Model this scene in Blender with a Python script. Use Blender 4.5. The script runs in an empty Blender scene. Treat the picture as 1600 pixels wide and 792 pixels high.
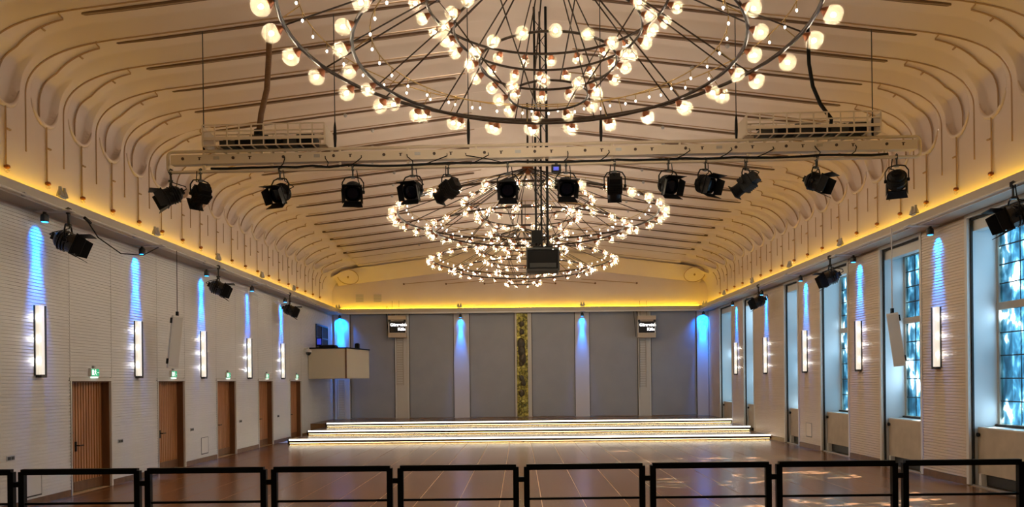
import bpy, math, random
from mathutils import Vector, Matrix, Quaternion
random.seed(7)
PI = math.pi
sc = bpy.context.scene
COL = sc.collection

# ------------------------------------------------------------------ camera
EYE = 2.4; F = 1170.0; CX, CY = 813.0, 595.0; ROLL = 0.0105
cd = bpy.data.cameras.new('camera'); cam = bpy.data.objects.new('camera', cd); COL.objects.link(cam)
cd.sensor_width = 36.0; cd.sensor_fit = 'HORIZONTAL'; cd.lens = F / 1600 * 36
cd.shift_x = -(CX - 800) / 1600; cd.shift_y = (CY - 396) / 1600
cd.clip_start = 0.05; cd.clip_end = 300
cam.matrix_world = Matrix.Translation((0, 0, EYE)) @ Matrix.Rotation(PI/2, 4, 'X') @ Matrix.Rotation(-ROLL, 4, 'Z')
sc.camera = cam
# ------------------------------------------------------------------ sky, sun, exposure
w = bpy.data.worlds.new('sky'); sc.world = w; w.use_nodes = True
bg = w.node_tree.nodes['Background']; bg.inputs[0].default_value = (0.66, 0.84, 1.0, 1); bg.inputs[1].default_value = 10.5
sd = bpy.data.lights.new('sun', 'SUN'); sun = bpy.data.objects.new('sun', sd); COL.objects.link(sun)
sd.energy = 34.0; sd.angle = 0.009; sd.color = (1, .95, .88)
sun.rotation_euler = Vector((-1.0, -0.30, -0.72)).to_track_quat('-Z', 'Y').to_euler()
sc.view_settings.view_transform = 'Standard'; sc.view_settings.look = 'None'
sc.view_settings.gamma = 1.0; sc.view_settings.use_curve_mapping = False
sc.view_settings.exposure = 0.4
sc.cycles.max_bounces = 7; sc.cycles.diffuse_bounces = 4; sc.cycles.glossy_bounces = 3
sc.cycles.transparent_max_bounces = 24; sc.cycles.sample_clamp_indirect = 2.0
sc.cycles.caustics_reflective = False; sc.cycles.caustics_refractive = False

def P(px, py, Y):
    """photo pixel at depth Y -> world point"""
    u, v = px - CX, py - CY
    u0, v0 = u - ROLL * v, v + ROLL * u
    return Vector((u0 * Y / F, Y, EYE - v0 * Y / F))

# ------------------------------------------------------------------ materials
MAT = {}
def mat(name, col=(.8, .8, .8), rough=.5, metal=0.0, emit=None, es=0.0, spec=.5, noise=None, bump=None):
    m = bpy.data.materials.new(name); m.use_nodes = True
    nt = m.node_tree; b = nt.nodes['Principled BSDF']
    b.inputs['Base Color'].default_value = (*col, 1); b.inputs['Roughness'].default_value = rough
    b.inputs['Metallic'].default_value = metal; b.inputs['Specular IOR Level'].default_value = spec
    if emit:
        b.inputs['Emission Color'].default_value = (*emit, 1); b.inputs['Emission Strength'].default_value = es
    if noise:      # (scale vector, second colour, contrast lo, hi)
        sv, c2, lo, hi = noise
        tc = nt.nodes.new('ShaderNodeTexCoord'); mp = nt.nodes.new('ShaderNodeMapping'); mp.inputs['Scale'].default_value = sv
        nz = nt.nodes.new('ShaderNodeTexNoise'); nz.inputs['Scale'].default_value = 1.0; nz.inputs['Detail'].default_value = 5
        cr = nt.nodes.new('ShaderNodeValToRGB')
        cr.color_ramp.elements[0].position = lo; cr.color_ramp.elements[0].color = (*col, 1)
        cr.color_ramp.elements[1].position = hi; cr.color_ramp.elements[1].color = (*c2, 1)
        nt.links.new(tc.outputs['Object'], mp.inputs[0]); nt.links.new(mp.outputs[0], nz.inputs['Vector'])
        nt.links.new(nz.outputs['Fac'], cr.inputs[0]); nt.links.new(cr.outputs[0], b.inputs['Base Color'])
        if bump:
            bp = nt.nodes.new('ShaderNodeBump'); bp.inputs['Strength'].default_value = bump; bp.inputs['Distance'].default_value = .05
            nt.links.new(nz.outputs['Fac'], bp.inputs['Height']); nt.links.new(bp.outputs[0], b.inputs['Normal'])
    MAT[name] = m
    return m
mat('plaster', (.73, .605, .525), .75, noise=((.5, .5, .5), (.77, .66, .585), .35, .65))
mat('plaster_rod', (.44, .29, .17), .7, spec=.2)
mat('slot', (.13, .07, .038), .7)
mat('slot_in', (.30, .20, .13), .7)
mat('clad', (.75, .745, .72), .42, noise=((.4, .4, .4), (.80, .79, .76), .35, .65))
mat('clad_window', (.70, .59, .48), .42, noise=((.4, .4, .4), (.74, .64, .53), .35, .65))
mat('wall', (.62, .58, .52), .7)
mat('trim_white', (.72, .71, .68), .45)
mat('reveal', (.80, .84, .86), .5)
mat('ledge', (.52, .47, .40), .55)
mat('darkgap', (.03, .028, .026), .8)
mat('base_wood', (.14, .07, .03), .4, noise=((2, 8, 8), (.20, .10, .045), .3, .7))
mat('door_wood', (.36, .15, .06), .4, noise=((14, 14, 1.0), (.52, .25, .11), .3, .7))
mat('reveal_wood', (.13, .06, .026), .45, noise=((8, 8, .8), (.19, .09, .04), .3, .7))
mat('grey_panel', (.345, .365, .415), .75, noise=((1.2, 1.2, 1.2), (.37, .39, .435), .35, .65))
mat('back_white', (.66, .63, .58), .6)
mat('cream', (.62, .52, .40), .45)
mat('booth_cream', (.66, .60, .46), .5)
mat('black', (.004, .004, .005), .5, spec=.2)
mat('black_gloss', (.008, .009, .014), .25, spec=.5)
mat('cable', (.006, .006, .006), .6, spec=.2)
mat('brown_duct', (.12, .055, .022), .6, noise=((12, 12, 30), (.17, .085, .035), .3, .7))
mat('bronze', (.026, .014, .008), .45, .3, spec=.3)
mat('copper', (.22, .075, .03), .35, .7)
mat('gold', (.42, .27, .09), .35, .8)
mat('steel', (.45, .45, .46), .35, .8)
mat('dark_metal', (.05, .05, .05), .4, .5)
mat('stone', (.46, .40, .32), .7, noise=((3, 3, 3), (.56, .49, .40), .3, .7))
mat('white_plastic', (.88, .87, .83), .4)
mat('rail_white', (.75, .73, .69), .4)
mat('lead', (.03, .035, .04), .6)
mat('floor_joint', (.62, .46, .30), .5)
mat('step_wood', (.17, .085, .04), .25, noise=((1.2, 9, 9), (.24, .13, .06), .3, .7))
mat('nosing', (.035, .018, .01), .35)
mat('lens', (.004, .005, .012), .12, spec=.25)
mat('core', (1, .9, .7), .5, emit=(1.0, .86, .67), es=175.0)
mat('led_dot', (1, 1, 1), .5, emit=(1.0, .93, .82), es=9.0)
mat('cove_led', (1, .8, .3), .5, emit=(1.0, .60, .01), es=16.0)
mat('step_led', (1, 1, .9), .5, emit=(1.0, .93, .78), es=2.6)
mat('under_led', (1, 1, .9), .5, emit=(1.0, .70, .26), es=8.0)
mat('sconce_glass', (.8, .78, .7), .4, emit=(1.0, .90, .72), es=.55)
mat('sconce_lamp', (1, 1, 1), .4, emit=(1.0, .97, .92), es=34.0)
mat('sign_green', (.01, .35, .16), .5, emit=(.02, .50, .24), es=.5)
mat('sign_white', (.9, .95, .9), .5, emit=(.8, 1, .88), es=.9)
mat('screen_dark', (.012, .012, .015), .3)
mat('screen_text', (1, 1, 1), .4, emit=(1, 1, 1), es=1.6)
mat('blue_lens', (.1, .4, 1), .3, emit=(.02, .35, 1.0), es=4.0)
mat('blue_led', (.02, .05, .6), .3, emit=(.05, .08, .8), es=.4)
mat('marking', (.05, .03, .025), .6)
mat('gilt', (.62, .54, .12), .35, .4, noise=((9, 9, 9), (.10, .09, .02), .38, .62), bump=.6)
mat('relief_dark', (.045, .035, .022), .4, .3, noise=((8, 8, 8), (.10, .08, .05), .3, .7), bump=.5)
mat('exterior_stone', (.3, .3, .3), .9)
mat('stage_black', (.02, .02, .02), .7)

def floor_mat():
    m = bpy.data.materials.new('floor_wood'); m.use_nodes = True; nt = m.node_tree; b = nt.nodes['Principled BSDF']
    tc = nt.nodes.new('ShaderNodeTexCoord'); mp = nt.nodes.new('ShaderNodeMapping'); mp.inputs['Scale'].default_value = (5, .45, 1)
    nz = nt.nodes.new('ShaderNodeTexNoise'); nz.inputs['Scale'].default_value = 1.6; nz.inputs['Detail'].default_value = 6
    oi = nt.nodes.new('ShaderNodeObjectInfo')
    ad = nt.nodes.new('ShaderNodeVectorMath'); ad.operation = 'ADD'
    cr = nt.nodes.new('ShaderNodeValToRGB')
    cr.color_ramp.elements[0].position = .3; cr.color_ramp.elements[0].color = (.19, .078, .034, 1)
    cr.color_ramp.elements[1].position = .72; cr.color_ramp.elements[1].color = (.265, .118, .053, 1)
    hs = nt.nodes.new('ShaderNodeHueSaturation')
    ma = nt.nodes.new('ShaderNodeMath'); ma.operation = 'MULTIPLY_ADD'; ma.inputs[1].default_value = .3; ma.inputs[2].default_value = .85
    nt.links.new(tc.outputs['Object'], mp.inputs[0]); nt.links.new(mp.outputs[0], ad.inputs[0])
    nt.links.new(oi.outputs['Random'], ad.inputs[1]); nt.links.new(ad.outputs[0], nz.inputs['Vector'])
    nt.links.new(nz.outputs['Fac'], cr.inputs[0]); nt.links.new(cr.outputs[0], hs.inputs['Color'])
    nt.links.new(oi.outputs['Random'], ma.inputs[0]); nt.links.new(ma.outputs[0], hs.inputs['Value'])
    nt.links.new(hs.outputs[0], b.inputs['Base Color'])
    b.inputs['Roughness'].default_value = .22
    b.inputs['Specular IOR Level'].default_value = .5
    b.inputs['Coat Weight'].default_value = .0
    MAT['floor_wood'] = m
floor_mat()

def glass_globe():
    m = bpy.data.materials.new('globe_glass'); m.use_nodes = True; nt = m.node_tree
    for n in list(nt.nodes): nt.nodes.remove(n)
    out = nt.nodes.new('ShaderNodeOutputMaterial')
    tr = nt.nodes.new('ShaderNodeBsdfTransparent'); tr.inputs[0].default_value = (1, .97, .9, 1)
    tl = nt.nodes.new('ShaderNodeBsdfTranslucent'); tl.inputs[0].default_value = (1, .90, .66, 1)
    gl = nt.nodes.new('ShaderNodeBsdfGlossy'); gl.inputs['Roughness'].default_value = .16
    lw = nt.nodes.new('ShaderNodeLayerWeight'); lw.inputs[0].default_value = .35
    nz = nt.nodes.new('ShaderNodeTexNoise'); nz.inputs['Scale'].default_value = 14
    tc = nt.nodes.new('ShaderNodeTexCoord'); bp = nt.nodes.new('ShaderNodeBump'); bp.inputs['Strength'].default_value = .4
    m1 = nt.nodes.new('ShaderNodeMixShader'); m1.inputs[0].default_value = .085
    m2 = nt.nodes.new('ShaderNodeMixShader')
    mm = nt.nodes.new('ShaderNodeMath'); mm.operation = 'MULTIPLY'; mm.inputs[1].default_value = .25
    nt.links.new(tc.outputs['Object'], nz.inputs['Vector']); nt.links.new(nz.outputs['Fac'], bp.inputs['Height'])
    nt.links.new(bp.outputs[0], gl.inputs['Normal'])
    nt.links.new(tr.outputs[0], m1.inputs[1]); nt.links.new(tl.outputs[0], m1.inputs[2])
    nt.links.new(lw.outputs['Facing'], mm.inputs[0]); nt.links.new(mm.outputs[0], m2.inputs[0])
    nt.links.new(m1.outputs[0], m2.inputs[1]); nt.links.new(gl.outputs[0], m2.inputs[2])
    nt.links.new(m2.outputs[0], out.inputs[0]); MAT['globe_glass'] = m
glass_globe()

def stained():
    m = bpy.data.materials.new('window_glass'); m.use_nodes = True; nt = m.node_tree
    for n in list(nt.nodes): nt.nodes.remove(n)
    out = nt.nodes.new('ShaderNodeOutputMaterial'); tr = nt.nodes.new('ShaderNodeBsdfTransparent')
    gl = nt.nodes.new('ShaderNodeBsdfGlossy'); gl.inputs['Roughness'].default_value = .05
    mx = nt.nodes.new('ShaderNodeMixShader'); mx.inputs[0].default_value = .07
    ge = nt.nodes.new('ShaderNodeNewGeometry'); mp = nt.nodes.new('ShaderNodeMapping'); mp.inputs['Scale'].default_value = (1, 3.4, 2.0)
    nz = nt.nodes.new('ShaderNodeTexNoise'); nz.inputs['Scale'].default_value = 1.1; nz.inputs['Detail'].default_value = 3; nz.inputs['Distortion'].default_value = .35
    cr = nt.nodes.new('ShaderNodeValToRGB'); e = cr.color_ramp.elements
    e[0].position = .36; e[0].color = (.004, .016, .026, 1); e[1].position = .70; e[1].color = (.95, .97, 1, 1)
    a = e.new(.48); a.color = (.011, .045, .068, 1); a = e.new(.58); a.color = (.05, .12, .155, 1); a = e.new(.61); a.color = (.35, .5, .56, 1)
    nt.links.new(ge.outputs['Position'], mp.inputs[0]); nt.links.new(mp.outputs[0], nz.inputs['Vector'])
    nt.links.new(nz.outputs['Fac'], cr.inputs[0]); nt.links.new(cr.outputs[0], tr.inputs[0])
    nt.links.new(tr.outputs[0], mx.inputs[1]); nt.links.new(gl.outputs[0], mx.inputs[2]); nt.links.new(mx.outputs[0], out.inputs[0])
    MAT['window_glass'] = m
stained()

# ------------------------------------------------------------------ mesh helpers
class MB:
    def __init__(s): s.v = []; s.f = []
    def add(s, vs, fs, M=None):
        o = len(s.v)
        s.v += [tuple(M @ Vector(p)) if M is not None else tuple(p) for p in vs]
        s.f += [tuple(i + o for i in f) for f in fs]; return s
    def box(s, x0, x1, y0, y1, z0, z1, M=None):
        vs = [(x, y, z) for x in (x0, x1) for y in (y0, y1) for z in (z0, z1)]
        return s.add(vs, [(0, 1, 3, 2), (4, 6, 7, 5), (0, 4, 5, 1), (2, 3, 7, 6), (0, 2, 6, 4), (1, 5, 7, 3)], M)
    def prism(s, poly, z0, z1, M=None):          # poly in xy, extruded along z
        n = len(poly); vs = [(p[0], p[1], z0) for p in poly] + [(p[0], p[1], z1) for p in poly]
        fs = [tuple(range(n))[::-1], tuple(range(n, 2 * n))] + [(i, (i + 1) % n, n + (i + 1) % n, n + i) for i in range(n)]
        return s.add(vs, fs, M)
    def tube(s, pts, r, n=6, closed=False, M=None, cap=True):
        pts = [Vector(p) for p in pts]; N = len(pts); rs = r if isinstance(r, (list, tuple)) else [r] * N
        vs = []; up = None
        for i in range(N):
            a = pts[i - 1] if (i > 0 or closed) else pts[i]; b = pts[(i + 1) % N] if (i < N - 1 or closed) else pts[i]
            t = (b - a).normalized()
            if up is None:
                up = Vector((0, 0, 1)) if abs(t.z) < .9 else Vector((1, 0, 0))
            e1 = (up - t * up.dot(t)); e1 = e1.normalized() if e1.length > 1e-6 else t.orthogonal().normalized()
            up = e1; e2 = t.cross(e1)
            for k in range(n):
                q = 2 * PI * k / n; vs.append(pts[i] + (e1 * math.cos(q) + e2 * math.sin(q)) * rs[i])
        fs = []
        for i in range(N if closed else N - 1):
            j = (i + 1) % N
            for k in range(n): fs.append((i * n + k, i * n + (k + 1) % n, j * n + (k + 1) % n, j * n + k))
        if cap and not closed: fs += [tuple(range(n))[::-1], tuple((N - 1) * n + k for k in range(n))]
        return s.add(vs, fs, M)
    def lathe(s, prof, n=16, M=None):            # prof: (r, z) about z
        vs = []; fs = []
        for (r, z) in prof:
            for k in range(n): q = 2 * PI * k / n; vs.append((r * math.cos(q), r * math.sin(q), z))
        for i in range(len(prof) - 1):
            for k in range(n): fs.append((i * n + k, i * n + (k + 1) % n, (i + 1) * n + (k + 1) % n, (i + 1) * n + k))
        fs += [tuple(range(n))[::-1], tuple((len(prof) - 1) * n + k for k in range(n))]
        return s.add(vs, fs, M)
    def mesh(s, name, smooth=False):
        me = bpy.data.meshes.new(name); me.from_pydata(s.v, [], s.f); me.update()
        if smooth: me.polygons.foreach_set('use_smooth', [True] * len(me.polygons))
        return me

def obj(name, data, material=None, parent=None, loc=None, smooth=False):
    if isinstance(data, MB): data = data.mesh(name, smooth)
    if material and not data.materials: data.materials.append(MAT[material])
    o = bpy.data.objects.new(name, data); COL.objects.link(o)
    if parent: o.parent = parent
    if loc is not None: o.location = loc
    return o
def tag(o, label=None, cat=None, group=None, kind=None):
    if label: o['label'] = label
    if cat: o['category'] = cat
    if group: o['group'] = group
    if kind: o['kind'] = kind
    return o
def thing(name, label, cat, loc=(0, 0, 0), rotz=0, group=None, kind=None):
    o = bpy.data.objects.new(name, None); COL.objects.link(o); o.location = loc; o.rotation_euler = (0, 0, rotz)
    o.empty_display_size = .1
    return tag(o, label, cat, group, kind)
def B(*a): return MB().box(*a)
ORD = ['first', 'second', 'third', 'fourth', 'fifth', 'sixth', 'seventh', 'eighth', 'ninth', 'tenth', 'eleventh', 'twelfth', 'thirteenth',
       'fourteenth', 'fifteenth', 'sixteenth', 'seventeenth', 'eighteenth', 'nineteenth', 'twentieth', 'twenty-first', 'twenty-second', 'twenty-third']

# ------------------------------------------------------------------ dimensions
XL, XR = -9.8, 9.85          # faces of the side walls
YB, YF = 39.2, -4.2          # back wall, wall behind the camera
TRO = 0.50                   # ledge depth
ZS, ZL = 5.95, 6.20          # ledge soffit and lip top
PER, Y0 = 1.24, 14.29        # ceiling wave period and a valley

def lerp_tab(tab, x):
    if x <= tab[0][0]: return tab[0][1]
    for (a, b), (c, d) in zip(tab, tab[1:]):
        if x <= c: return b + (d - b) * (x - a) / (c - a)
    return tab[-1][1]
HC = [(0, 9.26), (15, 9.28), (17.5, 9.27), (19.5, 9.21), (22, 9.10), (24.5, 8.98), (28, 8.83), (31, 8.68), (34, 8.50), (36.7, 8.30), (38, 8.15), (39.2, 8.05)]
def sstep(a, b, x):
    t = min(1, max(0, (x - a) / (b - a))); return t * t * (3 - 2 * t)
# ceiling profile of one half, parameter t: 0 (wall foot at the ledge) .. 1 wall top .. 2 cove end .. 3 ridge
def prof(t, y, W):
    hc = lerp_tab(HC, y); z0 = hc - 1.05
    if t <= 1: return Vector((W, 0, 5.9 + (z0 - 5.9) * t)), Vector((1, 0, 0))
    e = Vector((8.1, 0, hc + .065))
    if t <= 2:
        q = t - 1; p0 = Vector((W, 0, z0)); p1 = Vector((W, 0, z0 + .72)); p2 = Vector((W - .85, 0, e.z - .11)); p3 = e
        a = 1 - q
        p = p0 * a**3 + p1 * 3*a*a*q + p2 * 3*a*q*q + p3 * q**3
        d = (p1 - p0) * 3*a*a + (p2 - p1) * 6*a*q + (p3 - p2) * 3*q*q
        d.normalize(); return p, Vector((d.z, 0, -d.x))
    q = t - 2; x = 8.1 * (1 - q); z = e.z + (8.1 - x) * .122 - max(0, 1.2 - x)**2 * .03
    n = Vector((.122, 0, 1)).normalized(); return Vector((x, 0, z)), n
TIPZ = 7.78; UH = .52
def UWf(y): return .45 + .14 * sstep(16.5, 22.5, y)
def u_ridge(t):         # the sharp ridge drifts towards the next valley as it climbs from wall to ceiling
    return -.5 + .11 * sstep(.95, 1.95, t)
def saw(u, t):          # u in periods from a valley; 1 on the flat strip, 0 on the ridge
    v = (u - u_ridge(t)) % 1.0
    if v < .03: return v / .03
    if v < .70: return 1.0
    q = (v - .70) / .30; return (1 - q) ** 2 * .55 + (1 - q) * .45
AMP = [(0, .17), (15.5, .17), (20, .125), (28, .085), (36, .055), (40, .04)]
def groove(p, t, y):
    """how far the plaster steps back from the room at this point"""
    u = (y - Y0) / PER; u -= round(u); du = u * PER
    big = lerp_tab(AMP, y) * saw(u, t) * sstep(1.0, 1.75, t)
    if t > 2: big *= sstep(.5, 1.5, p.x)
    zz = p.z - TIPZ; d = 0
    if zz > 0 and t < 2:
        wdt = UWf(y) * math.sqrt(max(0, 1 - max(0, 1 - zz / UH) ** 2))
        d = .15 * sstep(0, .04, wdt - abs(du)) * (1 - sstep(8.55, 9.0, p.z) * .7)
    return max(big, d) if t < 2 else big
def surf(t, y, side, lift=0.0):
    W = XR if side > 0 else -XL
    p, n = prof(t, y, W); g = groove(p, t, y) - lift
    p = p + n * g
    return Vector((p.x * side, y, p.z))

# ------------------------------------------------------------------ ceiling
def build_ceiling():
    ts = [0, .3, .6] + [.6 + .4 * i / 14 for i in range(1, 15)] + [1 + i / 30 for i in range(1, 31)] + [2 + .94 * i / 12 for i in range(1, 13)] + [2.97, 3.0]
    ys = []; y = YF
    while y < YB - .001:
        ys.append(y); y += PER / (40 if 12.5 < y < 25 else 28 if y > 25 else 20)
    ys.append(YB)
    rows = [(1, t) for t in ts] + [(-1, t) for t in reversed(ts[:-1])]
    vs = []; fs = []
    # profile evaluated once per y with cached rows
    for y in ys:
        for sd_, t in rows: vs.append(surf(t, y, sd_))
    n = len(rows)
    for i in range(len(ys) - 1):
        for k in range(n - 1): fs.append((i*n + k, i*n + k + 1, (i+1)*n + k + 1, (i+1)*n + k))
    m = MB(); m.add(vs, fs)
    c = obj('ceiling', m, 'plaster', smooth=True)
    tag(c, 'beige rippled plaster ceiling curving down into the side walls', kind='structure')
    return c
ceiling = build_ceiling()

def path_on(side, y, t0, t1, n, lift):
    return [surf(t0 + (t1 - t0) * i / n, y, side, lift) for i in range(n + 1)]
def t_at_z(z, y, side):          # parameter on wall/cove where the height is z
    lo, hi = 0.0, 1.9
    for _ in range(30):
        mid = (lo + hi) / 2
        if prof(mid, y, 9.8)[0].z < z: lo = mid
        else: hi = mid
    return lo
def t_at_cove_x(x, y):           # parameter on the cove where the distance from the middle is x
    lo, hi = 1.0, 2.0
    for _ in range(30):
        mid = (lo + hi) / 2
        if prof(mid, y, 9.8)[0].x > x: lo = mid
        else: hi = mid
    return lo
def t_at_x(x): return 2 + (1 - x / 8.1)
KS = list(range(-2, 19))
for side in (-1, 1):
    wallname = 'door' if side < 0 else 'window'
    for k in KS:
        yb = Y0 + PER * k; ya = yb + PER / 2
        # ridge rod (short one)
        if ya < 38.2:
            ta = t_at_z(7.07, ya, side)
            def ridge_pt(t):
                yy = yb + PER + PER * u_ridge(t); return surf(t, yy, side, .006)
            top = [ridge_pt(t_at_x(x)) for x in (6, 3.5, 1.3)]
            if k <= 4: runs = [[ridge_pt(ta + (2.0 - ta) * i / 30) for i in range(31)] + top]
            else:
                tw = t_at_z(7.72, ya, side)
                runs = [[ridge_pt(ta + (tw - ta) * i / 3) for i in range(4)], [ridge_pt(t_at_x(8.05))] + top]
            for rn in runs: obj('ridge_rod', MB().tube(rn, .017 if k <= 4 else .012, 6), 'plaster_rod', ceiling, smooth=k <= 4)
        # moulding that links the rod's end with the ridge beside the slot
        pts = []
        for x, q in ((8.62, 0), (8.60, .35), (8.50, .75), (8.2, .98)):
            tt = t_at_cove_x(x, yb); pts.append(surf(tt, yb + PER * u_ridge(tt) * q + .03 * q, side, .008))
        obj('slot_nose', MB().tube(pts, .015, 5), 'plaster_rod', ceiling)
        # scalloped lip at the foot of each valley
        lip = []; rs = []
        for i in range(19):
            a = -1 + 2 * i / 18; ang = a * 1.38
            yy = yb + UWf(yb) * math.sin(ang); zz = TIPZ + UH * (1 - math.cos(ang))
            tt = t_at_z(zz, yy, side); W = XR if side > 0 else -XL
            p, n = prof(tt, yy, W); p = p - n * .004; lip.append(Vector((p.x * side, yy, p.z))); rs.append(.05 * math.sqrt(max(.05, math.cos(ang * 1.08))))
        obj('scallop_lip', MB().tube(lip, rs, 6), 'plaster', ceiling, smooth=True)
        # air slot in the valley
        if k < 18:
            x0, x1 = 1.55, 8.3
            wd = .055 if k % 2 == 0 else .034
            if k > 6: wd = .062
            for nm, ww, mt_, lf in (('air_slot', wd, 'slot', .03), ('slot_insert', wd * .35, 'slot_in', .038)):
                if nm == 'slot_insert' and (k % 2 or k > 6): continue
                m = MB(); xs = [x0, x0 + ww * .5, x0 + ww] + [x0 + (x1 - x0) * i / 8 for i in range(1, 8)] + [x1 - ww, x1 - ww * .5, x1]
                vs = []
                for j, x in enumerate(xs):
                    e = min(x - x0, x1 - x); hw = ww * (1 if e >= ww else math.sqrt(max(.02, 1 - (1 - e / ww) ** 2)))
                    tt = t_at_x(min(x, 8.09)); p = surf(tt, yb, side, 0)
                    for dy, dz in ((-hw, -lf), (hw, -lf), (hw, .03), (-hw, .03)): vs.append((p.x if x <= 8.09 else side * x, yb + dy, p.z + dz))
                fs = []
                for j in range(len(xs) - 1):
                    for q in range(4): fs.append((j*4 + q, j*4 + (q+1) % 4, j*4 + 4 + (q+1) % 4, j*4 + 4 + q))
                fs += [(0, 1, 2, 3), tuple(len(vs) - 4 + q for q in (3, 2, 1, 0))]
                par = obj(nm, m.add(vs, fs), mt_, ceiling if nm == 'air_slot' else par)
        if 1 < k < 18:
            xx = 4.2 + .25 * (k % 3); p = surf(t_at_x(xx), yb, side, .03)
            obj('slot_lamp', MB().lathe([(.02, .03), (.05, 0), (.05, -.05), (.02, -.08)], 8, Matrix.Translation(p)), 'steel', ceiling)
        # long rod with a little lamp at its foot
        if k >= -1:
            tb = t_at_z(6.64, yb, side)
            t1 = t_at_cove_x(8.62, yb)
            pts = [surf(tb + (t1 - tb) * i / 34, yb, side, .03) for i in range(35)]
            W = XR if side > 0 else -XL
            foot = pts[0].copy()
            root = thing('rod_lamp', f'thin brown rod with tiny lamp on the {wallname} wall cove, {ORD[18 - k]} from the stage', 'rod lamp', foot,
                         group=f'rods running down the cove of the {wallname} wall')
            obj('rod', MB().tube([p - foot for p in pts], [(.018 if k <= 4 else .013) if p.z < 7.8 else .018 for p in pts], 6), 'plaster_rod', root, smooth=True)
            obj('socket', MB().lathe([(.03, -.01), (.055, -.03), (.055, -.07), (.02, -.09)], 8), 'copper', root, (-side * .02, 0, 0))
            obj('lamp', MB().lathe([(.02, -.09), (.045, -.11), (.045, -.14), (.015, -.165)], 8), 'globe_glass', root, (-side * .02, 0, 0))
            for tq in (t_at_z(7.32, yb, side), 1.62):
                p = surf(tq, yb, side, .05)
                q = surf(tq, yb + .09, side, .06)
                obj('bracket', MB().tube([p - foot, q - foot], .022, 5), 'plaster_rod', root)
# sloping end panel with round discs where the ceiling meets the back wall
def back_cove():
    nx, nq = 44, 8; vs = []; fs = []
    for i in range(nx + 1):
        x = -9.45 + 18.9 * i / nx; ax = abs(x)
        zb = 7.42 + .117 * (9.8 - ax) - max(0, 1.2 - ax) ** 2 * .03
        yt = 37.9
        if ax <= 8.1: zt = prof(t_at_x(ax), yt, 9.8)[0].z
        else:
            lo, hi = 1.0, 2.0
            for _ in range(24):
                mid = (lo + hi) / 2
                if prof(mid, yt, 9.8)[0].x > ax: lo = mid
                else: hi = mid
            zt = prof(lo, yt, 9.8)[0].z
        zt = max(zt - .01, zb + .04)
        for j in range(nq + 1):
            q = j / nq; vs.append((x, YB - .02 + (yt - YB) * q, zb + (zt - zb) * math.sin(q * PI / 2) ** .9))
    for i in range(nx):
        for j in range(nq): fs.append((i*(nq+1) + j, (i+1)*(nq+1) + j, (i+1)*(nq+1) + j + 1, i*(nq+1) + j + 1))
    return obj('end_cove', MB().add(vs, fs), 'plaster', ceiling, smooth=True)
back_cove()
for sx, px, py in ((-1, 544, 432), (1, 1085, 428)):
    p = P(px, py, 38.35)
    R_ = Matrix.Translation(p) @ Matrix.Rotation(math.radians(-38), 4, 'X')
    dsc = obj('ceiling_disc', MB().lathe([(.54, -.02), (.54, .0), (.50, .02)], 28, R_), 'plaster', ceiling)
    ring = [R_ @ Vector((.53 * math.cos(a * PI / 14), .53 * math.sin(a * PI / 14), -.03)) for a in range(28)]
    obj('disc_rim', MB().tube(ring, .018, 5, closed=True), 'plaster_rod', dsc)
    obj('disc_stud', MB().lathe([(.05, -.08), (.05, -.02)], 8, R_), 'plaster_rod', dsc)

# ------------------------------------------------------------------ floor
fl = obj('floor', B(-10.6, 10.7, YF, YB + .3, -.3, -.004), 'floor_joint')
tag(fl, 'glossy brown wooden hall floor in long panels', kind='structure')
rowsx = [-.43 + .83 * i for i in range(-12, 14)]
pm = {}
for ri, (xa, xb) in enumerate(zip(rowsx, rowsx[1:])):
    xa, xb = max(xa, XL), min(xb, XR)
    if xb - xa < .1: continue
    y = 2.0 - (ri % 3) * 1.2
    while y < 29.9:
        y1 = min(y + 3.6, 30.2); key = (round(xb - xa, 3), round(y1 - y, 3))
        if key not in pm:
            g = .009; hx, hy = key[0] / 2 - g, key[1] / 2 - .003
            pm[key] = B(-hx, hx, -hy, hy, -.02, 0).mesh('floor_panel')
        obj('floor_panel', pm[key], 'floor_wood', fl, ((xa + xb) / 2, (y + y1) / 2, 0)); y = y1

# ------------------------------------------------------------------ side wall with doors
DOORY = [12.40, 16.3, 20.22, 24.15, 28.0, 31.85]; DW = 1.66; DH = 2.50
def ribbed(y0, y1, z0, z1, xface, inward, pitch=.068):
    """cladding panel: horizontal slats cut into its face. inward = +1 if the room lies at greater x"""
    prf = []; z = z0
    while z < z1 - .001:
        zt = min(z + pitch, z1)
        prf += [(0, z), (0, zt - .018), (-.016, zt - .016), (-.016, zt - .002)]; z = zt
    prf.append((0, z1))
    m = MB(); vs = []; fs = []
    for (d, z) in prf: vs += [(xface + inward * d, y0, z), (xface + inward * d, y1, z)]
    for i in range(len(prf) - 1): fs.append((2*i, 2*i + 1, 2*i + 3, 2*i + 2))
    bx = xface - inward * .05; n = len(vs)
    vs += [(bx, y0, z0), (bx, y1, z0), (bx, y0, z1), (bx, y1, z1)]
    fs += [(n, n + 2, n + 3, n + 1), tuple([2*i for i in range(len(prf))] + [n + 2, n]), tuple([2*i + 1 for i in range(len(prf))] + [n + 3, n + 1]),
           (0, 1, n + 1, n), (2*len(prf) - 2, n + 2, n + 3, 2*len(prf) - 1)]
    return m.add(vs, fs)
wl = thing('wall_left', 'pale horizontally ribbed side wall with wooden doors', None, kind='structure')
m = MB(); edges = [YF] + [e for d in DOORY for e in (d, d + DW)] + [YB]
for a, b in zip(edges[0::2], edges[1::2]): m.box(XL - .6, XL - .05, a, b, 0, 6.6)
for d in DOORY: m.box(XL - .6, XL - .05, d, d + DW, DH, 6.6); m.box(XL - .6, XL - .32, d, d + DW, 0, DH)
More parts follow.
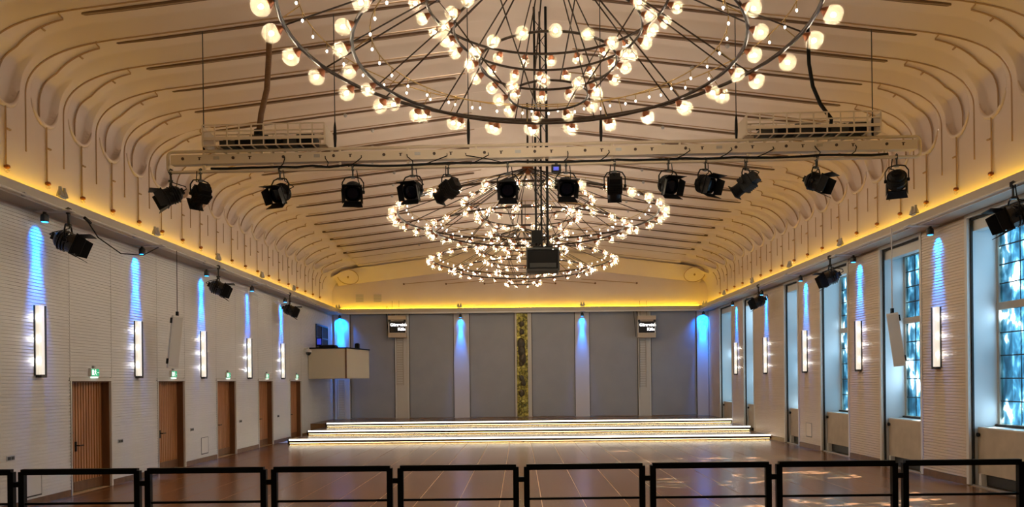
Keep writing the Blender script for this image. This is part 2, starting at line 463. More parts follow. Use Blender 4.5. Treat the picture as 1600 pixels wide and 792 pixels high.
obj('backing', m, 'wall', wl)
segs = [(YF, 4.5), (4.5, 8.48), (8.48, DOORY[0])]
for i, d in enumerate(DOORY):
    e = DOORY[i + 1] if i < len(DOORY) - 1 else 39.15
    segs.append((d + DW, e))
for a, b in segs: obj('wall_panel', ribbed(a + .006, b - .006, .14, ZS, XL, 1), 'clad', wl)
for d in DOORY: obj('wall_panel', ribbed(d + .006, d + DW - .006, DH + .09, ZS, XL, 1), 'clad', wl)
bb = thing('baseboard_left', 'brown skirting board along the wall with doors', None, kind='structure')
for a, b in segs:
    obj('skirting', B(XL - .05, XL + .015, a + .02, b - .02, 0, .135), 'base_wood', bb)
def ridged_leaf(y0, y1, z0, z1, x, pitch):
    m = MB(); y = y0; pr = []
    while y < y1 - .001:
        yt = min(y + pitch, y1); pr += [(0, y), (0, yt - .034), (-.03, yt - .030), (-.03, yt - .003)]; y = yt
    pr.append((0, y1)); vs = []; fs = []
    for d, y in pr: vs += [(x + d, y, z0), (x + d, y, z1)]
    for i in range(len(pr) - 1): fs.append((2*i, 2*i + 1, 2*i + 3, 2*i + 2))
    m.add(vs, fs); m.box(x - .06, x - .031, y0, y1, z0, z1); return m
for i, d in enumerate(DOORY):
    dr = thing(f'door_{i+1}', f'brown slatted wooden door in a recess, {ORD[5-i]} from the stage', None, (0, 0, 0), kind='structure')
    fr = MB()
    fr.box(XL - .30, XL + .02, d, d + .035, 0, DH); fr.box(XL - .30, XL + .02, d + DW - .06, d + DW, 0, DH)
    fr.box(XL - .06, XL + .02, d - .03, d + DW + .03, DH, DH + .075)
    obj('door_frame', fr, 'trim_white', dr)
    rv = MB(); rv.box(XL - .30, XL - .03, d + DW - .085, d + DW - .06, 0, DH); rv.box(XL - .30, XL - .03, d + .035, d + .06, 0, DH)
    rv.box(XL - .30, XL - .03, d + .06, d + DW - .085, DH - .03, DH)
    obj('reveal_lining', rv, 'reveal_wood', dr)
    xf = XL - .2; ys_ = d + .06 + .36
    side_leaf = obj('side_leaf', ridged_leaf(d + .062, ys_ - .006, .24, DH - .03, xf, .105), 'door_wood', dr)
    main = obj('door_leaf', ridged_leaf(ys_ + .006, d + DW - .087, .24, DH - .03, xf, .105), 'door_wood', dr)
    obj('kick_plate', B(xf - .03, xf + .005, d + .062, ys_ - .006, .015, .235), 'reveal_wood', side_leaf)
    obj('kick_plate', B(xf - .03, xf + .005, ys_ + .006, d + DW - .087, .015, .235), 'reveal_wood', main)
    h = MB(); h.lathe([(.035, 0), (.035, .02)], 10, Matrix.Translation((xf + .0, ys_ + .09, 1.05)) @ Matrix.Rotation(PI/2, 4, 'Y'))
    h.tube([(xf + .0, ys_ + .09, 1.05), (xf + .09, ys_ + .09, 1.05), (xf + .09, ys_ + .26, 1.05)], .014, 6)
    h.box(xf, xf + .018, ys_ + .06, ys_ + .12, .92, 1.14)
    obj('handle', h, 'black', main)
    lk = MB(); lk.lathe([(.03, 0), (.03, .03)], 8, Matrix.Translation((xf, ys_ - .07, 1.35)) @ Matrix.Rotation(PI/2, 4, 'Y')); lk.box(xf, xf + .03, ys_ - .09, ys_ - .05, 1.15, 1.25)
    obj('lock', lk, 'dark_metal', side_leaf)
    # exit sign
    es = thing('exit_sign', f'small green and white emergency exit sign over a door, {ORD[5-i]} from the stage', 'exit sign', (XL, d + .86, DH + .19), group='exit signs over the doors')
    obj('bracket', B(-.001, .05, -.03, .03, .09, .16), 'steel', es)
    obj('case', B(.005, .06, -.17, .17, -.09, .10), 'white_plastic', es)
    face = obj('face', B(.06, .066, -.155, .155, -.075, .085), 'sign_green', es)
    pg = MB()   # running figure, doorway and arrow, facing the room
    pg.box(.066, .069, -.135, -.06, -.055, .065)
    pg.box(.066, .069, -.02, .012, -.015, .045); pg.lathe([(.016, 0), (.016, .003)], 8, Matrix.Translation((.066, .008, .062)) @ Matrix.Rotation(PI/2, 4, 'Y'))
    pg.tube([(.067, -.005, -.012), (.067, -.035, -.035), (.067, -.03, -.06)], .007, 4); pg.tube([(.067, 0, -.012), (.067, .035, -.03), (.067, .055, -.06)], .007, 4)
    pg.tube([(.067, 0, .04), (.067, .04, .02)], .006, 4); pg.tube([(.067, -.01, .04), (.067, -.045, .025)], .006, 4)
    pg.box(.066, .069, .08, .14, -.006, .010)
    obj('pictogram', pg, 'sign_white', face)
    lwr = obj('downlight', B(.02, .06, -.12, .12, -.125, -.091), 'sign_white', es)
# hatches and outlets
def hatch(name, lab, x, y, z, sx, w_, h_, par=None):
    r_ = thing(name, lab, 'hatch', (x, y, z))
    m = MB(); t = .012
    for (a, b, c, d_) in ((-w_/2, w_/2, -h_/2, -h_/2 + t*2.4), (-w_/2, w_/2, h_/2 - t, h_/2), (-w_/2, -w_/2 + t, -h_/2, h_/2), (w_/2 - t, w_/2, -h_/2, h_/2)):
        m.box(*sorted((0, sx * .008)), a, b, c, d_)
    obj('frame', m, 'dark_metal', r_)
    obj('flap', B(*sorted((0, sx * .006)), -w_/2 + t, w_/2 - t, -h_/2 + t*2.4, h_/2 - t), 'clad' if sx > 0 else 'clad_window', r_)
hatch('wall_hatch', 'small square flap low in the ribbed wall under the frontmost sconce', XL + .001, 15.0, .44, 1, .58, .52)
hatch('wall_hatch', 'small square flap low in the ribbed wall between two middle doors', XL + .001, 23.2, .50, 1, .50, .52)
hatch('wall_hatch', 'small square flap low on the pier between windows', XR - .001, 25.6, .62, -1, .5, .48)
for i, (px, py) in enumerate(((15, 716), (187, 689), (299, 671), (375, 658), (434, 650))):
    yy = 9.8 * F / (CX - px); z = P(px, py, yy).z
    o_ = thing('wall_socket', f'small dark double switch plate on the door wall, {ORD[4-i]} from the stage', 'switch', (XL, yy, z), group='switch plates on the wall with doors')
    obj('plate', B(0, .012, -.11, .11, -.045, .045), 'steel', o_)
    for q in (-.05, .05): obj('rocker', B(.012, .022, q - .035, q + .035, -.03, .03), 'dark_metal', o_)

# ------------------------------------------------------------------ side wall with windows
WIN = [(13.55, 16.45), (18.42, 20.42), (22.5, 24.5), (26.55, 27.85), (31.6, 32.95), (34.85, 36.9)]
XG = XR + .72
ZW0, ZW1, ZSILL = 0.0, 5.86, 1.26
wr = thing('wall_right', 'beige ribbed window wall of piers between tall recessed windows', None, kind='structure')
m = MB(); ed = [YF] + [e for w_ in WIN for e in w_] + [YB]
for a, b in zip(ed[0::2], ed[1::2]): m.box(XR + .05, XG + .25, a, b, 0, 6.6)
for a, b in WIN: m.box(XR + .05, XG + .25, a, b, ZW1, 6.6); m.box(XG - .03, XG + .25, a, b, 0, ZSILL + .07)
obj('backing', m, 'reveal', wr)
pil = list(zip(ed[0::2], ed[1::2]))
bbr = thing('baseboard_right', 'brown skirting at the foot of the window piers', None, kind='structure')
for i, (a, b) in enumerate(pil):
    if i == 0:
        for a2, b2 in ((YF, 0.5), (.5, 4.5), (4.5, 9), (9, b)):
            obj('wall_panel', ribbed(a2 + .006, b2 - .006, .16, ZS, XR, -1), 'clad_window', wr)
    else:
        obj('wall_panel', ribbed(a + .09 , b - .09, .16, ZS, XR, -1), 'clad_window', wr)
    obj('skirting', B(XR - .005, XR + .05, a + .05, b - .05, 0, .15), 'base_wood', bbr)
for i, (a, b) in enumerate(WIN):
    wn = thing(f'window_{i+1}', f'tall recessed leaded window with pale surround, {ORD[5-i]} from the stage', None, kind='structure')
    fr = MB()
    for yy0, yy1 in ((a - .09, a), (b, b + .09)): fr.box(XR - .015, XR + .06, yy0, yy1, .02, ZW1)
    fr.box(XR - .015, XR + .06, a - .09, b + .09, ZW1, ZW1 + .08)
    obj('surround', fr, 'trim_white', wn)
    gp = MB()
    gp.box(XR + .06, XR + .10, b - .035, b - .001, .02, ZW1); gp.box(XR + .06, XR + .10, a + .001, a + .035, .02, ZW1); gp.box(XR + .06, XR + .10, a, b, ZW1 - .05, ZW1 - .001)
    obj('shadow_gap', gp, 'darkgap', wn)
    sf = MB(); sf.box(XR + .02, XG, a, b, ZW1 - .30, ZW1 - .26)
    hd = obj('blind_box', B(XR + .12, XR + .34, a + .002, b - .002, ZW1 - .28, ZW1 - .05), 'trim_white', wn)
    # frame, mullions, panes
    z0, z1, zt = ZSILL + .09, ZW1 - .22, 3.92
    ff = MB(); t = .07
    ff.box(XG - .09, XG, a, a + t, z0 - .05, ZW1); ff.box(XG - .09, XG, b - t, b, z0 - .05, ZW1); ff.box(XG - .09, XG, a, b, z1, ZW1)
    ff.box(XG - .12, XG + .02, a, b, z0 - .06, z0); ff.box(XG - .10, XG, a, b, zt - .08, zt + .08)
    nl = 2 if b - a > 1.6 else 1
    lw_ = (b - a - 2 * t) / nl
    if nl == 2: ff.box(XG - .09, XG, (a + b) / 2 - .045, (a + b) / 2 + .045, z0, z1)
    obj('window_frame', ff, 'stone', wn)
    obj('dark_sill', B(XG - .16, XG - .10, a + .01, b - .01, z0 - .05, z0 - .01), 'darkgap', wn)
    for l in range(nl):
        ya_ = a + t + l * lw_ + (.045 if l else 0); yb_ = a + t + (l + 1) * lw_ - (.045 if l < nl - 1 else 0)
        for (za, zb, nr) in ((z0, zt - .08, 5), (zt + .08, z1, 4)):
            lead = MB(); nc = 2
            for r_ in range(1, nr): zz = za + (zb - za) * r_ / nr; lead.box(XG - .065, XG - .04, ya_, yb_, zz - .012, zz + .012)
            for c_ in range(1, nc): yy = ya_ + (yb_ - ya_) * c_ / nc; lead.box(XG - .06, XG - .045, yy - .006, yy + .006, za, zb)
            obj('lead_bars', lead, 'lead', wn)
            for r_ in range(nr):
                for c_ in range(nc):
                    y_a = ya_ + (yb_ - ya_) * c_ / nc; y_b = ya_ + (yb_ - ya_) * (c_ + 1) / nc
                    q0 = za + (zb - za) * r_ / nr; q1 = za + (zb - za) * (r_ + 1) / nr
                    q = MB().add([(XG - .05, y_a, q0), (XG - .05, y_b, q0), (XG - .05, y_b, q1), (XG - .05, y_a, q1)], [(0, 1, 2, 3)])
                    obj('pane', q, 'window_glass', wn)
    # radiator cover below
    if i < 5 or True:
        rc = thing('radiator_cover', f'flat stone-coloured radiator cover under a tall window, {ORD[5-i]} from the stage', 'radiator cover', (XR + .2, (a + b) / 2, 0), group='radiator covers under the windows')
        hw = (b - a) / 2 - .03
        obj('front_panel', B(-.03, .02, -hw, hw, .27, ZSILL), 'stone', rc)
        obj('cover_top', B(-.03, .46, -hw, hw, ZSILL, ZSILL + .03), 'trim_white', rc)
        obj('knob', MB().lathe([(.03, 0), (.045, .02), (.045, .05), (.02, .06)], 10, Matrix.Translation((-.03, hw - .06, 1.12)) @ Matrix.Rotation(-PI/2, 4, 'Y')), 'black', rc)
        obj('convector', B(.03, .35, -hw + .1, hw - .1, .03, .25), 'dark_metal', rc)
        for q in (-hw + .18, hw - .18): obj('foot', MB().prism([(q - .05, 0), (q + .05, 0), (q + .03, .28), (q - .03, .28)], -.10, .02, Matrix(((0, 0, 1, 0), (1, 0, 0, 0), (0, 1, 0, 0), (0, 0, 0, 1)))), 'trim_white', rc)
        obj('floor_grille', B(-.16, -.10, -hw, hw, .0, .035), 'steel', rc)

# ------------------------------------------------------------------ wall behind the camera
wf = obj('wall_front', B(-10.4, 10.8, YF - .3, YF, 0, 11.5), 'wall'); tag(wf, 'plain beige end wall opposite the stage', kind='structure')

# ------------------------------------------------------------------ back wall
SB = F / YB
def bx(px): return (px - CX) / SB
wb = obj('wall_back', B(-10.4, 10.8, YB, YB + .3, 0, 11.0), 'plaster'); tag(wb, 'stage end wall with tall grey panels between pale pilasters', kind='structure')
GREY = [(549, 617), (641, 709), (735, 804), (832, 898), (922, 996), (1018, 1088)]
SH = .51
for a, b in GREY:
    obj('grey_panel', B(bx(a), bx(b), YB - .05, YB - .001, SH + .03, ZS), 'grey_panel', wb)
for a, b in GREY:
    g = MB()
    for q, sg in ((bx(a), -1), (bx(b), 1)): g.box(*sorted((q, q + sg * .035)), YB - .07, YB - .001, SH + .03, ZS)
    obj('panel_edge', g, 'darkgap', wb)
for sx, pxs in ((1, (631, 697, 757)), (-1, (995, 930, 868))):
    for px in pxs:
        p = P(px, 443 - (px - 813) * .004, YB - .03); q = p + Vector((sx * 2.9, 0, .24))
        rd = obj('wall_rod', MB().tube([p, q], .018, 5), 'plaster_rod', wb); obj('rod_stud', MB().lathe([(.05, -.03), (.05, .03)], 8, Matrix.Translation(p) @ Matrix.Rotation(PI/2, 4, 'X')), 'base_wood', rd)
for px in (562, 590):
    p = P(px, 466, YB); g = MB()
    for q in range(5): g.box(p.x - .2, p.x + .2, YB - .02, YB - .001, p.z - .2 + q * .085, p.z - .14 + q * .085)
    obj('wall_vent', g, 'ledge', wb)
PILS = [(523, 549), (617, 641), (709, 735), (804, 832), (898, 922), (996, 1018), (1088, 1112)]
for i, (a, b) in enumerate(PILS):
    xa, xb = max(XL, bx(a)) + .03, min(XR, bx(b)) - .03
    pl = obj('pilaster', B(xa, xb, YB - (.165 if i == 3 else .12), YB - .001, SH, ZS), 'back_white', wb)
    if i in (0, 1, 5):
        g = MB(); xm = (xa + xb) / 2 - (.1 if i else 0.05); z0, z1 = (SH + .1, 2.55) if i == 0 else (2.25 if i == 1 else 2.0, 4.75)
        for q in (-.17, .17): g.box(xm + q - .02, xm + q + .02, YB - .15, YB - .12, z0, z1)
        z = z0 + .05
        while z < z1: g.box(xm - .17, xm + .17, YB - .145, YB - .12, z, z + .035); z += .125
        obj('ladder_grille', g, 'ledge' if i else 'trim_white', pl)
        for q in (xa + .05, xb - .05): obj('pilaster_strip', B(q - .03, q + .03, YB - .15, YB - .12, SH, ZS), 'trim_white', pl)
# gilded relief strip on the middle pilaster
obj('stage_edge', B(XL, XR, YB - .168, YB - .001, 0, SH), 'step_wood', wb)
rl = thing('relief_strip', 'tall narrow gilded relief with dark figures on the middle pilaster', 'relief', (bx(816.5), YB - .17, SH + .005))
obj('backing', B(-.29, .29, -.03, 0, .02, ZS - SH - .04), 'gilt', rl)
random.seed(3)
z = .36
while z < ZS - SH - .3:
    r_ = random.uniform(.10, .2); dark = (2.9 < z < 4.1) or random.random() < .35
    if 2.9 < z < 4.1: r_ = .24
    obj('relief_boss', MB().lathe([(r_ * math.cos(a), r_ * .45 * math.sin(a)) for a in (0, .35, .7, 1.05, 1.35)] , 10,
        Matrix.Translation((random.uniform(-.06, .06), -.03, z)) @ Matrix.Rotation(PI/2, 4, 'X') @ Matrix.Diagonal((.85, 1.35 if r_ > .2 else 1.1, 1, 1))), 'relief_dark' if dark else 'gilt', rl, smooth=True)
    if not dark or True:
        for q in (-.2, .2):
            rr = random.uniform(.05, .09)
            obj('relief_leaf', MB().lathe([(rr * math.cos(a), rr * .5 * math.sin(a)) for a in (0, .5, 1.0, 1.4)], 8,
                Matrix.Translation((q + random.uniform(-.03, .03), -.03, z + random.uniform(-.1, .1))) @ Matrix.Rotation(PI/2, 4, 'X') @ Matrix.Diagonal((.8, 1.7, 1, 1))), 'gilt', rl, smooth=True)
    z += r_ * 1.6

# ------------------------------------------------------------------ lit steps to the stage
STEPS = [(29.5, .17, -9.15, 9.84), (32.1, .34, -9.13, 9.84), (34.9, SH, -9.06, 9.84)]
nm = ['lowest', 'middle', 'uppermost']
for i, (y, h, xa, xb) in enumerate(STEPS):
    st = thing('stage_step', f'{nm[i]} wide wooden step of the stage with glowing white edge', 'step', (0, y, 0))
    yb_ = (STEPS[i + 1][0] - .042) if i < 2 else YB - .17
    z_prev = STEPS[i - 1][1] if i else 0
    obj('tread', B(xa if i < 2 else xa, xb, 0, yb_ - y, h - .04, h), 'step_wood', st)
    obj('riser', B(xa + .08, xb, .16, .20, z_prev, h - .04), 'back_white', st)
    if i: obj('recess_floor', B(xa, xb, -.041, .2, z_prev - .04, z_prev), 'step_wood', st)
    obj('nosing', B(xa, xb, -.03, .0, h - .115, h - .03), 'nosing', st)
    obj('light_strip', B(xa + .02, xb - .01, -.032, .0, h - .028, h + .03), 'step_led', st)
    obj('lower_light_strip', B(xa + .05, xb - .05, -.026, .0, h - .128, h - .116), 'under_led', st)
    obj('end_cap', B(xa - .03, xa, -.04, .25, z_prev, h + .03), 'black', st)
    x = xa + 1.2; 
    while x < xb: obj('foot', B(x - .02, x + .02, .12, .15, z_prev, h - .04), 'nosing', st); x += 1.9 + (x * 37 % 1.3)
ss = obj('stage_side', B(XL, -9.1, 34.9, YB, 0, SH), 'step_wood'); tag(ss, 'wooden stage end beside the wall with doors', kind='structure'); ss.name = 'floor_stage'

# ------------------------------------------------------------------ light ledges (coves)
def ledge(name, lab, a, b, nrm, L):
    """a,b: end points on the wall, nrm: into the room"""
    d = (b - a).normalized(); o = thing(name, lab, None, kind='structure')
    def bar(t0, t1, z0, z1, mt, nmx):
        m = MB(); vs = []
        for p in (a, b):
            for t in (t0, t1):
                for z in (z0, z1): q = p + nrm * t; vs.append((q.x, q.y, z))
        m.add(vs, [(0, 1, 3, 2), (4, 6, 7, 5), (0, 4, 5, 1), (2, 3, 7, 6), (0, 2, 6, 4), (1, 5, 7, 3)]); return obj(nmx, m, mt, o)
    bar(-.06, TRO, ZS, ZS + .03, 'ledge', 'soffit')
    bar(TRO - .03, TRO, ZS + .03, ZL, 'ledge', 'lip')
    bar(TRO, TRO + .02, ZS - .02, ZS + .06, 'trim_white', 'edge_strip')
    bar(.12, .16, ZS + .30, ZS + .32, 'cove_led', 'light_strip')
    bar(.13, .15, ZS + .03, ZS + .30, 'ledge', 'strip_holder')
    return o
ledge('trim_1', 'light ledge glowing yellow along the wall with doors', Vector((XL, YF, 0)), Vector((XL, YB, 0)), Vector((1, 0, 0)), 1)
ledge('trim_2', 'light ledge glowing yellow above the windows', Vector((XR, YF, 0)), Vector((XR, YB, 0)), Vector((-1, 0, 0)), 1)
ledge('trim_3', 'light ledge glowing yellow across the stage end wall', Vector((XL + TRO, YB, 0)), Vector((XR - TRO, YB, 0)), Vector((0, -1, 0)), 1)
for sx, X, lab in ((1, XL + TRO + .1, 'thin white lighting pipe under the ledge on the door wall'), (-1, XR - TRO - .1, 'thin white lighting pipe under the ledge above the windows')):
    pr = thing('lighting_pipe', lab, 'pipe', (X, 20, ZS + .02))
    obj('pipe', MB().tube([(0, 38.6 - 20, 0), (0, YF + .3 - 20, 0)], .024, 8), 'rail_white', pr, smooth=True)
    for y in range(2, 39, 4): obj('pipe_clip', B(*sorted((0, -sx * .10)), y - 20 - .03, y - 20 + .03, -.02, .05), 'steel', pr)

# ------------------------------------------------------------------ sconces and blue wall washers
SCL = [15.2, 19.12, 23.05, 26.95, 30.75]; SCR = [17.6, 21.66, 25.75, 29.9, 34.0]
scm = {}
def sconce(X, y, sx, lab, grp):
    s_ = thing('wall_sconce', lab, 'sconce', (X, y, 3.33), group=grp)
    if sx not in scm:
        bp = B(*sorted((0, sx * .02)), -.10, .10, -.70, .70)
        fn = MB(); fn.box(*sorted((0, sx * .13)), .085, .105, -.72, .70)
        fn.box(*sorted((0, sx * .03)), -.105, -.095, -.72, .70)
        dg = MB().prism([(sx * .03, -.085), (sx * .09, -.08), (sx * .115, -.04), (sx * .115, .05), (sx * .10, .08), (sx * .03, .082)], -.70, .70)
        lp = MB().lathe([(.008, -.035), (.018, -.02), (.018, .02), (.008, .035)], 8)
        bs = B(*sorted((0, sx * .12)), -.06, .12, -.76, -.705)
        scm[sx] = [bp.mesh('back_plate'), fn.mesh('side_fin'), dg.mesh('diffuser'), lp.mesh('lamp'), bs.mesh('bottom_bracket')]
    bp, fn, dg, lp, bs = scm[sx]
    obj('back_plate', bp, 'steel', s_); obj('side_fin', fn, 'dark_metal', s_); d_ = obj('diffuser', dg, 'sconce_glass', s_)
    obj('bottom_bracket', bs, 'dark_metal', s_)
    for z in (-.42, 0.02, .45): obj('lamp', lp, 'sconce_lamp', s_, (sx * .09, -.098, z))
wsm = {}
def washer(X, y, nrm, lab, grp, power=70, z=5.80):
    """small blue downlight on a bracket plate under the ledge; nrm: into the room"""
    o = thing('wall_washer', lab, 'blue light', (X, y, z), math.atan2(nrm.y, nrm.x), group=grp)
    if not wsm:
        wsm['plate'] = B(.0, .75, -.10, .10, .13, .155).mesh('bracket_plate')
        wsm['head'] = MB().lathe([(.05, .09), (.075, .06), (.08, -.06), (.07, -.07)], 12, Matrix.Translation((.18, 0, 0))).mesh('head')
        wsm['lens'] = MB().lathe([(.06, -.078), (.06, -.07)], 12, Matrix.Translation((.18, 0, 0))).mesh('lens')
        wsm['stem'] = B(.16, .20, -.03, .03, .08, .14).mesh('stem')
        fd = MB()
        for q in (-.08, .06): fd.lathe([(.075, .43), (.06, .50), (.035, .56), (.03, .62)], 8, Matrix.Translation((.55, q, 0)))
        fd.box(.53, .57, -.12, .10, .40, .44)
        wsm['flood'] = fd.mesh('ledge_flood')
    obj('bracket_plate', wsm['plate'], 'trim_white', o); obj('head', wsm['head'], 'dark_metal', o); obj('lens', wsm['lens'], 'blue_lens', o)
    obj('stem', wsm['stem'], 'dark_metal', o); obj('ledge_flood', wsm['flood'], 'steel', o)
    for k, (en, size, bl, ax, tilt) in enumerate(((power * .75, 27, 1.0, .17, .085), (power * .10, 34, 1.0, .17, .26), (power * .05, 80, 1.0, .17, .8)) + (((power * .10, 120, 1.0, .25, .9),) if 2450 < power < 2550 else ())):
        ld = bpy.data.lights.new('washer_light', 'SPOT'); ld.energy = en; ld.color = (.0, .21, 1.0); ld.spot_size = math.radians(size); ld.spot_blend = bl; ld.shadow_soft_size = .03
        lo = bpy.data.objects.new('washer_light', ld); COL.objects.link(lo); lo.parent = o; lo.location = (ax, 0, -.10)
        lo.rotation_euler = Vector((-tilt, 0, -1)).to_track_quat('-Z', 'Y').to_euler()
for i, y in enumerate(SCL):
    sconce(XL, y, 1, f'tall glowing glass sconce on the wall with doors, {ORD[4-i]} from the stage', 'sconces on the wall with doors')
    washer(XL, y, Vector((1, 0, 0)), f'blue downlight on bracket above a sconce on the door wall, {ORD[4-i]} from stage', 'blue lights on the wall with doors', 2100 if i != 3 else 1100)
for i, y in enumerate(SCR):
    sconce(XR, y, -1, f'tall glowing glass sconce on a window pier, {ORD[4-i]} from the stage', 'sconces on the window piers')
    washer(XR, y, Vector((-1, 0, 0)), f'blue downlight on bracket above a window pier sconce, {ORD[4-i]} from stage', 'blue lights on the window piers', 2100)
for i, (px, pw) in enumerate(((534, 2500), (721, 1300), (910, 1300), (1098, 2500))):
    washer(bx(px), YB - .12, Vector((0, -1, 0)), ['blue downlight in the stage corner above the control booth', 'blue downlight over the pale pilaster before the gilded relief, door side', 'blue downlight over the pale pilaster past the gilded relief, window side', 'blue downlight in the stage corner beside the windows'][i], 'blue lights on the stage end wall', pw)

# ------------------------------------------------------------------ display boxes on the stage wall
for i, px in enumerate((622, 1011)):
    zc = P(px, 510, 38.7).z
    o = thing('display_box', ['cream hanging box with dark lit-letter screen, on the control booth side of the stage', 'cream hanging box with dark lit-letter screen, on the window side of the stage'][i], 'display', (bx(px) * 38.7 / YB, 38.72, zc), group='display boxes on the stage wall')
    obj('back_case', B(-.44, .44, -.02, .30, -.55, .55), 'cream', o)
    obj('top_cover', MB().prism([(-.46, .34), (.46, .34), (.46, .55), (-.46, .55)], -.30, .16, Matrix(((1, 0, 0, 0), (0, 0, -1, -.06), (0, 1, 0, 0), (0, 0, 0, 1)))), 'cream', o)
    obj('bottom_cover', B(-.46, .46, -.16, .26, -.57, -.33), 'cream', o)
    scn = obj('screen', B(-.42, .42, -.05, -.02, -.32, .26), 'screen_dark', o)
    for q in (-.44, .44): obj('side_strip', B(q - .02, q + .02, -.10, -.02, -.34, .33), 'trim_white', o)
    for q in (-.40, .40): obj('hinge_block', B(q - .05, q + .05, -.17, -.05, .22, .34), 'dark_metal', o)
    for txt, tx, tz, sz in (('Gürzenich', -.37, .02, .205), ('Köln', .02, -.21, .205)):
        c = bpy.data.curves.new('lettering', 'FONT'); c.body = txt; c.size = sz; c.extrude = .004; c.offset = .006
        tmp = bpy.data.objects.new('tmp', c); COL.objects.link(tmp); bpy.context.view_layer.update()
        me = bpy.data.meshes.new_from_object(tmp.evaluated_get(bpy.context.evaluated_depsgraph_get())); bpy.data.objects.remove(tmp)
        me.materials.clear(); t_ = obj('lettering', me, 'screen_text', scn); t_.location = (tx, -.056, tz); t_.rotation_euler = (PI/2, 0, 0)
    for q in (-.3, .05): obj('suspension_wire', MB().tube([(q, .15, .55), (q, .15, .9), (q, .2, 1.35)], .008, 5), 'black', o)
    cb = [(-.45, .1, .55), (-.5, .1, .95), (-.56, .15, 1.05), (-.64, .2, .9), (-.58, .2, .3), (-.52, .3, -.5)]
    obj('cable', MB().tube(cb, .014, 5), 'black', o)

# ------------------------------------------------------------------ control booth on the door wall
cb_ = thing('control_booth', 'cream angular control booth jutting from the wall beside the stage', 'control booth', (XL + .02, 34.6, 2.6))
poly = [(0.0, 0), (1.75, 0), (2.32, 2.4), (0.0, 2.4)]
obj('parapet', MB().prism(poly, 0, 1.38), 'booth_cream', cb_)
obj('corner_strip', B(1.69, 1.77, -.02, .02, 0, 1.38), 'base_wood', cb_)
obj('rim', MB().prism([(0.05, -.02), (1.77, -.02), (2.36, 2.42), (0.05, 2.42)], 1.38, 1.44), 'black', cb_)
for i, (lab, x0, x1, y0, y1, h) in enumerate((('low black mixing desk standing on the booth rim', .5, 1.2, .2, .8, .10), ('small black box at the outer end of the booth rim', 1.9, 2.1, 1.2, 1.4, .22))):
    e_ = thing('mixing_desk' if i == 0 else 'equipment_box', lab, 'equipment', (XL + x0, 34.6 + y0, 4.04))
    obj('case', B(0, x1 - x0, 0, y1 - y0, 0, h), 'black', e_)
    obj('top_plate', B(.03, x1 - x0 - .03, .03, y1 - y0 - .03, h, h + .03), 'dark_metal', e_)
mn = thing('monitor', 'small monitor with blue screen on the control booth', 'monitor', (XL + .34, 35.3, 4.04))
obj('stand', MB().lathe([(.10, 0), (.10, .02), (.02, .03), (.02, .15)], 10), 'black', mn)
obj('case', B(-.13, .13, -.02, .03, .12, .50), 'black', mn); obj('screen', B(-.10, .10, -.026, -.02, .17, .45), 'blue_led', mn)
bw = thing('window_7', 'dark control room window above the booth', None, (XL, 36.0, 4.05), kind='structure')
obj('glass', B(.0, .02, 0, 2.0, 0, 1.15), 'darkgap', bw)
g = MB()
for (y0, y1, z0, z1) in ((-.06, 0, 0, 1.2), (2.0, 2.06, 0, 1.2), (0, 2.0, 1.13, 1.2), (.95, 1.03, 0, 1.15), (0, 2, .52, .58)): g.box(0, .05, y0, y1, z0, z1)
obj('window_frame', g, 'dark_metal', bw)
dc = thing('dome_camera', 'white dome camera with black lens beside the control booth', 'camera', tuple(P(482, 548, 34.0)))
ox = XL - dc.location.x
obj('arm', MB().tube([(ox, .0, .10), (0, 0, .14), (0, 0, .06)], .03, 6), 'white_plastic', dc)
obj('housing', MB().lathe([(.05, .08), (.13, .04), (.14, -.06), (.13, -.07)], 14), 'white_plastic', dc, smooth=True)
obj('dome', MB().lathe([(.12, -.07), (.11, -.13), (.07, -.19), (.02, -.21)], 14), 'black_gloss', dc, smooth=True)

# ------------------------------------------------------------------ hanging column speakers
def column_speaker(top, ytop, yrot, lean, sx, lab, H, ztop):
    o = thing('column_speaker', lab, 'speaker', top)
    wire_top = Vector((0, 0, ztop - top[2]))
    obj('suspension', MB().tube([(0, 0, -.02), wire_top], .018 if sx < 0 else .010, 6), 'rail_white' if sx < 0 else 'dark_metal', o)
    obj('hook_block', B(-.03, .03, -.03, .03, -.22, .02), 'black', o)
    M = Matrix.Rotation(yrot, 4, 'Z') @ Matrix.Rotation(lean, 4, 'Y')
    obj('cabinet', MB().prism([(-.13, -.10), (.13, -.10), (.11, .14), (-.11, .14)], -H, 0, Matrix.Translation((0, 0, -.10)) @ M), 'white_plastic', o)
    obj('grille', B(-.115, .115, -.112, -.10, -H + .04, -.04).v and MB().box(-.115, .115, -.112, -.10, -H + .04, -.04, Matrix.Translation((0, 0, -.10)) @ M), 'trim_white', o)
    for q in (-.06, -H + .25): obj('bracket', MB().box(-.03 + sx * -.13, .03 + sx * -.13, -.05, .05, q - .14, q, Matrix.Translation((0, 0, -.10)) @ M), 'black', o)
ysp = 20.0
column_speaker(tuple(P(277, 488, ysp)), ysp, .7, .10, 1, 'pale column loudspeaker hung on a dark cable from the door wall ledge', 1.40, ZS + .02)
column_speaker(tuple(P(1394, 483, 18.0)), 18.0, -.5, -.12, -1, 'white column loudspeaker hung on a pale pole before a window', 1.28, ZS + .02)

